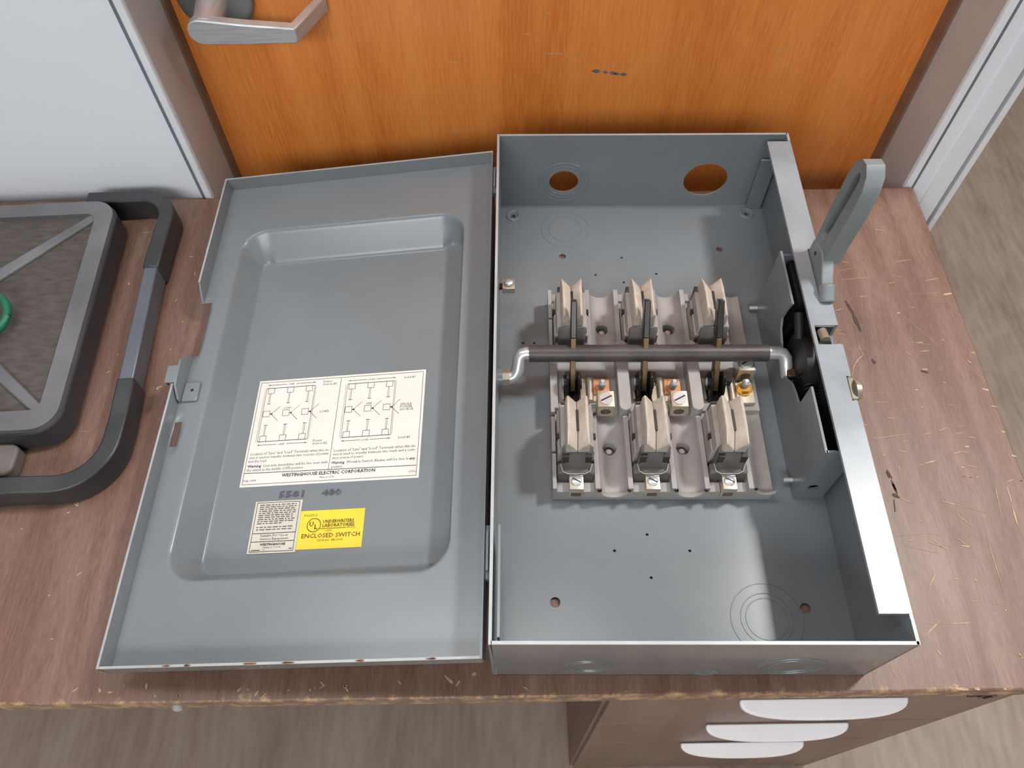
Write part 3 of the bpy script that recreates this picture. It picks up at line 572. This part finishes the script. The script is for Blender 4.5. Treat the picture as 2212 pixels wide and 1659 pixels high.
for y0, y1 in ((1.535, 1.660), (.185, .330)):
    hg = MB(); ym = (y0+y1)/2
    hg.tube([(.004,y0,fh-.022),(.004,ym-.002,fh-.022)], .010, 16); hg.tube([(.004,ym+.002,fh-.022),(.004,y1,fh-.022)], .010, 16); hg.box(.004, .010, y0+.02, y1-.02, -.02, fh)
    hg.build('hinge', paint, lid)
# labels on the recessed face of the lid
ZL = -DEP+.0012
def plane(x, y, z): return (x, y, ZL+.0008+z)
def label(name, m, x0, x1, y0, y1, off=0.0, skew=0.0):
    mb = MB(); mb.box(x0, x1, y0, y1, ZL-.0008+off, ZL+.0006+off); return mb
def line(mb, x0, y0, x1, y1, wd, mi=1, z=0.0006):
    d = math.hypot(x1-x0, y1-y0); nx, ny = -(y1-y0)/d*wd/2, (x1-x0)/d*wd/2
    mb.add([plane(x0+nx,y0+ny,z), plane(x0-nx,y0-ny,z), plane(x1-nx,y1-ny,z), plane(x1+nx,y1+ny,z)], [(0,1,2,3)], mi)
def rect(mb, x0, x1, y0, y1, wd, mi=1):
    for a in ((x0,y0,x1,y0),(x1,y0,x1,y1),(x1,y1,x0,y1),(x0,y1,x0,y0)): line(mb, *a, wd, mi)
pf = lambda x, y, z: plane(x, y, .0006)
A = label('instruction_label', paper, -.787, -.228, .541, .920)
rect(A, -.780, -.236, .549, .912, .0014, 2); line(A, -.780, .587, -.238, .582, .0018, 1); line(A, -.508, .911, -.511, .586, .0014, 2)
def diagram(x0, x1, y0, y1, word, wmid, mi=1):
    line(A, x0, y1, x1, y1, .0018, 1); line(A, x0, y0, x1, y0, .0018, 1); line(A, x0, y0, x0, y1, .0012, 2); line(A, x1, y0, x1, y1, .0012, 2); line(A, x0-.005, y0, x0-.005, y1, .0008, 2); line(A, x1+.004, y0, x1+.004, y1, .0008, 2)
    wv = x1-x0; c = [x0+wv*.10, x0+wv*.50, x0+wv*.89]
    for k in range(3):
        rect(A, c[k]-.0105, c[k]+.0105, y1-.020, y1, .0012, 1); line(A, c[k], y1-.020, c[k], y1-.058, .0012, 2); line(A, c[k]-.004, y1-.020, c[k]-.004, y1-.058, .0008, 2); line(A, c[k]-.007, y1-.059, c[k]+.005, y1-.059, .0016, 1)
        rect(A, c[k]-.0105, c[k]+.0105, y0, y0+.020, .0012, 1); line(A, c[k]+.003, y0+.020, c[k]+.003, y0+.058, .0012, 2); line(A, c[k]-.001, y0+.020, c[k]-.001, y0+.058, .0008, 2); line(A, c[k]-.004, y0+.058, c[k]+.008, y0+.058, .0016, 1)
        ym = (y0+y1)/2+.002; m = c[k]-.002
        rect(A, m-.012, m+.010, ym-.0105, ym+.0105, .0012, 1); px = m+.016; line(A, m+.010, ym-.001, px+.003, ym-.001, .0022, 1)
        A.add([plane(*p, .0008) for p in circ(px, ym-.001, .0032, 10)], [tuple(range(10))], 1)
        line(A, px, ym, px+.026, ym+.026, .0013, 2); line(A, px, ym-.002, px+.025, ym-.027, .0013, 2)
    for yy in (y1+.012, y0-.012):
        xm = (x0+x1)/2; line(A, x0+.004, yy, xm-.016, yy, .0013, 1); line(A, xm+.016, yy, x1, yy, .0013, 1)
        for s, xe in ((1, x0+.001), (-1, x1+.002)): A.add([plane(xe,yy,.0008), plane(xe+s*.008,yy+.002,.0008), plane(xe+s*.008,yy-.002,.0008)], [(0,1,2)], 1)
        A.text(word, xm, yy-.0032, .0092, pf, 2, 'CENTER')
    A.text(wmid, (x0+x1)/2, (y0+y1)/2+.017, .0095, pf, 2, 'CENTER')
diagram(-.757, -.594, .694, .889, 'LINE', 'LOAD'); diagram(-.484, -.327, .691, .885, 'LOAD', 'LINE')
for s, x, y in (('Power', -.568, .897), ('Source #1', -.568, .887), ('LOAD', -.566, .786), ('Power', -.574, .683), ('Source #2', -.574, .673), ('Load #1', -.298, .892), ('SINGLE', -.304, .793), ('POWER', -.304, .7835), ('SOURCE', -.304, .774), ('Load #2', -.301, .676)):
    A.text(s, x, y, .0115, pf, 2)
for s, x, y, wd in (('Location of "Line" and "Load" Terminals when this de-', -.772, .648, .256), ('vice is used to transfer between two sources of power', -.773, .6355, .257), ('and the load.', -.774, .623, .060), ('Warning:', -.773, .606, .046), ('Line side assemblies will be live even with', -.722, .606, .205), ('the switch in the middle (OFF) position.', -.774, .593, .184),
                    ('Location of "Line" and "Load" Terminals when this de-', -.5015, .6435, .257), ('vice is used to transfer between two loads and a com-', -.5025, .631, .258), ('mon source of power.', -.503, .6185, .100), ('Warning:', -.503, .602, .042), ('Movable Switch Blades will be live in', -.456, .602, .192), ('any', -.260, .602, .017), ('position.', -.503, .589, .036)):
    bold = s in ('Warning:', 'any'); A.text(s, x, y, .0125, pf, 1 if bold else 2, 'LEFT', wd, .02 if bold else 0)
A.text('WESTINGHOUSE ELECTRIC CORPORATION', -.657, .569, .0150, pf, 1, 'LEFT', .294, .022); A.text('Made in U.S.A.', -.536, .5575, .0085, pf, 2, 'LEFT', .046)
A.text('Dwg. 16058', -.778, .5585, .0095, pf, 2, 'LEFT', .040); A.text('10761', -.262, .559, .0100, pf, 2)
A.build('instruction_label', [paper, ink, ink_soft], lid, smooth=False)['label'] = 'cream label with two wiring diagrams'
ST = MB(); ST.text('5581', -.657, .5005, .0290, plane, 0, 'LEFT', .079, .03); ST.text('480', -.521, .5000, .0275, plane, 0, 'LEFT', .061, .03)
ST.build('stamped_number', stamp, lid, smooth=False)['label'] = 'stamped violet numbers'
Y = label('listing_label', yellow, -.577, -.382, .335, .4535)
Y.text('S-6229-2', -.566, .4355, .0095, pf, 1, 'LEFT', .040); 
for i in range(40):
    a, b = 2*math.pi*i/40, 2*math.pi*(i+1)/40; line(Y, -.532+.0205*math.cos(a), .4075+.0205*math.sin(a), -.532+.0205*math.cos(b), .4075+.0205*math.sin(b), .0022, 1)
Y.text('U', -.5465, .4040, .0200, pf, 1, 'LEFT', .0125, .03); Y.text('L', -.5305, .3955, .0200, pf, 1, 'LEFT', .0095, .03)
Y.text('UNDERWRITERS', -.506, .4125, .0140, pf, 1, 'LEFT', .094, .025); Y.text('LABORATORIES', -.506, .4005, .0140, pf, 1, 'LEFT', .096, .025); line(Y, -.514, .3958, -.434, .3958, .0018, 1)
Y.text('INC.', -.431, .3940, .0080, pf, 1); Y.text('LISTED', -.494, .3870, .0065, pf, 1); Y.text('ENCLOSED SWITCH', -.566, .3685, .0185, pf, 1, 'LEFT', .175, .012); Y.text('ISSUE NO. AB-33905', -.516, .3575, .0085, pf, 1, 'LEFT', .076)
circ_r = [(-.4105+.0035*math.cos(R(30*i)), .3965+.0035*math.sin(R(30*i))) for i in range(13)]
for a, b in zip(circ_r, circ_r[1:]): line(Y, *a, *b, .0008, 1)
Y.build('listing_label', [yellow, ink_olive], lid, smooth=False)['label'] = 'yellow listing label'
W2 = label('service_label', paper2, -.724, -.5775, .328, .4905, .0010)
pf2 = lambda x, y, z: plane(x, y, .0018)
def line2(*a): line(W2, *a, z=.0018)
rect_ = ((-.717,.3335,-.585,.3335),(-.585,.3335,-.585,.4855),(-.585,.4855,-.717,.4855),(-.717,.4855,-.717,.3335))
for a in rect_: line2(*a, .0014, 1)
line2(-.716,.389,-.586,.389,.0018,1); line2(-.716,.3635,-.586,.3635,.0018,1)
for i, yy in enumerate([.478,.4715,.465,.4585,.452,.4455,.439,.4325,.426,.4195,.408,.4005]):
    x = -.708; end = -.594 if i not in (9,) else -.625
    while x < end-.004:      # unreadable fine print
        l = min(rnd(.005,.018), end-x); line2(x, yy, x+l, yy, .0028, 2); x += l+.0035
W2.text('Suitable For Use as', -.691, .3785, .0100, pf2, 1, 'LEFT', .084); W2.text('Service Equipment', -.691, .3685, .0100, pf2, 1, 'LEFT', .086)
W2.text('WESTINGHOUSE', -.687, .3515, .0095, pf2, 1, 'LEFT', .077, .03); W2.text('Made in U.S.A.', -.678, .3435, .0075, pf2, 2, 'LEFT', .055); line2(-.712,.338,-.685,.338,.0026,2); line2(-.675,.338,-.672,.338,.0026,2); line2(-.598,.340,-.589,.340,.0026,2)
W2.build('service_label', [paper2, ink, ink_soft], lid, smooth=False)['label'] = 'small aged label beside the yellow one'

# ================================================================== PLATFORM ON THE LEFT
pr = R(2.4)
plat = empty('folded_platform', (0, 0, H)); tag(plat, 'scuffed grey plastic platform with diagonal ribs and a black handle frame', 'platform')
def rotp(x, y, z, c=(-1.345, .72)):
    ca, sa = math.cos(pr), math.sin(pr); X, Yy = x-c[0], y-c[1]; return (c[0]+X*ca-Yy*sa, c[1]+X*sa+Yy*ca, z)
PXa, PXb, PYa, PYb = -2.34, -1.325, .705, 1.660
b = MB(); b.sheet(rrect(PXa, PXb, PYa, PYb, .085, 10), [], .085, lambda a, c, d: rotp(a, c, .061+d)); b.build('body', plat_side, plat, bevel=.008, seg=3)
rm = MB(); rm.sheet(rrect(PXa+.006, PXb-.006, PYa+.006, PYb-.006, .080, 10), [rrect(PXa+.068, PXb-.068, PYa+.074, PYb-.066, .035, 8)], .026, lambda a, c, d: rotp(a, c, .1125+d)); rm.build('rim', plat_m, plat, bevel=.006, seg=3)
MB().sheet(rrect(PXa+.06, PXb-.06, PYa+.06, PYb-.06, .03, 6), [], .004, lambda a, c, d: rotp(a, c, .1065+d)).build('deck', plat_deck, plat)
cx, cy = (PXa+PXb)/2, (PYa+PYb)/2
for sx_ in (-1, 1):
    for sy_ in (-1, 1):
        x1, y1 = (PXb-.060 if sx_ > 0 else PXa+.060), (PYb-.058 if sy_ > 0 else PYa+.066); x0, y0 = cx+.05*sx_, cy+.05*sy_
        d = math.hypot(x1-x0, y1-y0); nxx, nyy = -(y1-y0)/d, (x1-x0)/d; hw0, hw1 = .027, .016
        r_ = MB(); r_.prism([(x0+nxx*hw0,y0+nyy*hw0),(x1+nxx*hw1,y1+nyy*hw1),(x1-nxx*hw1,y1-nyy*hw1),(x0-nxx*hw0,y0-nyy*hw0)], 'z', .105, .120, fn=lambda x, y, z: rotp(x, y, z))
        r_.build('rib', plat_m, plat, bevel=.006, seg=2)
# handle frame: black grips at the corners with a blue grey tube between
def bar(path, wd, z0, z1, name, m, bev=.006):
    P = [Vector((p[0], p[1])) for p in path]; A_, B_ = [], []
    for i, p in enumerate(P):
        t = ((P[min(i+1, len(P)-1)]-p)+(p-P[max(i-1, 0)])).normalized(); nrm = Vector((-t.y, t.x)); A_.append(p+nrm*wd/2); B_.append(p-nrm*wd/2)
    mb = MB(); n = len(P); vs = [(*a, z0) for a in A_]+[(*a, z0) for a in B_]+[(*a, z1) for a in A_]+[(*a, z1) for a in B_]; fs = []
    for i in range(n-1):
        fs += [(i, i+1, n+i+1, n+i), (2*n+i, 3*n+i, 3*n+i+1, 2*n+i+1), (i, 2*n+i, 2*n+i+1, i+1), (n+i, n+i+1, 3*n+i+1, 3*n+i)]
    fs += [(0, n, 3*n, 2*n), (n-1, 3*n-1, 4*n-1, 2*n-1)]
    return mb.add(vs, fs).build(name, m, plat, bevel=bev)
def arc(cx, cy, r, a0, a1, n=10): return [(cx+r*math.cos(R(a0+(a1-a0)*i/n)), cy+r*math.sin(R(a0+(a1-a0)*i/n))) for i in range(n+1)]
bar([(-1.505,1.695)]+arc(-1.300,1.595,.110,84,2)+[(-1.192,1.50),(-1.193,1.360)], .056, .004, .100, 'handle_grip', handle_m)
bar([(-1.1935,1.365),(-1.170,.895)], .046, .014, .094, 'handle_tube', bar_m, .004)
bar([(-1.168,.905),(-1.160,.760)]+arc(-1.310,.690,.150,0,-86)+[(-1.40,.5395),(-1.75,.520)], .056, .004, .100, 'handle_grip', handle_m)
MB().prism(rrect(-1.80, -1.465, .592, .700, .03, 6), 'z', .004, .055).build('end_tab', tab_m, plat, bevel=.008, seg=3)
# green loop lying on the platform
lp = MB(); pts = []
for i in range(41):
    t = 2*math.pi*i/40; pts.append((-1.668+.082*math.cos(t), 1.118+.080*math.sin(t), .152+.012*math.sin(t)))
lp.tube(pts, .0135, 14, cap=False)
g = lp.build('green_loop', cord_m, None); g.location.z = H
tag(g, 'green rubber loop resting on the ribbed platform at the left edge', 'cord')
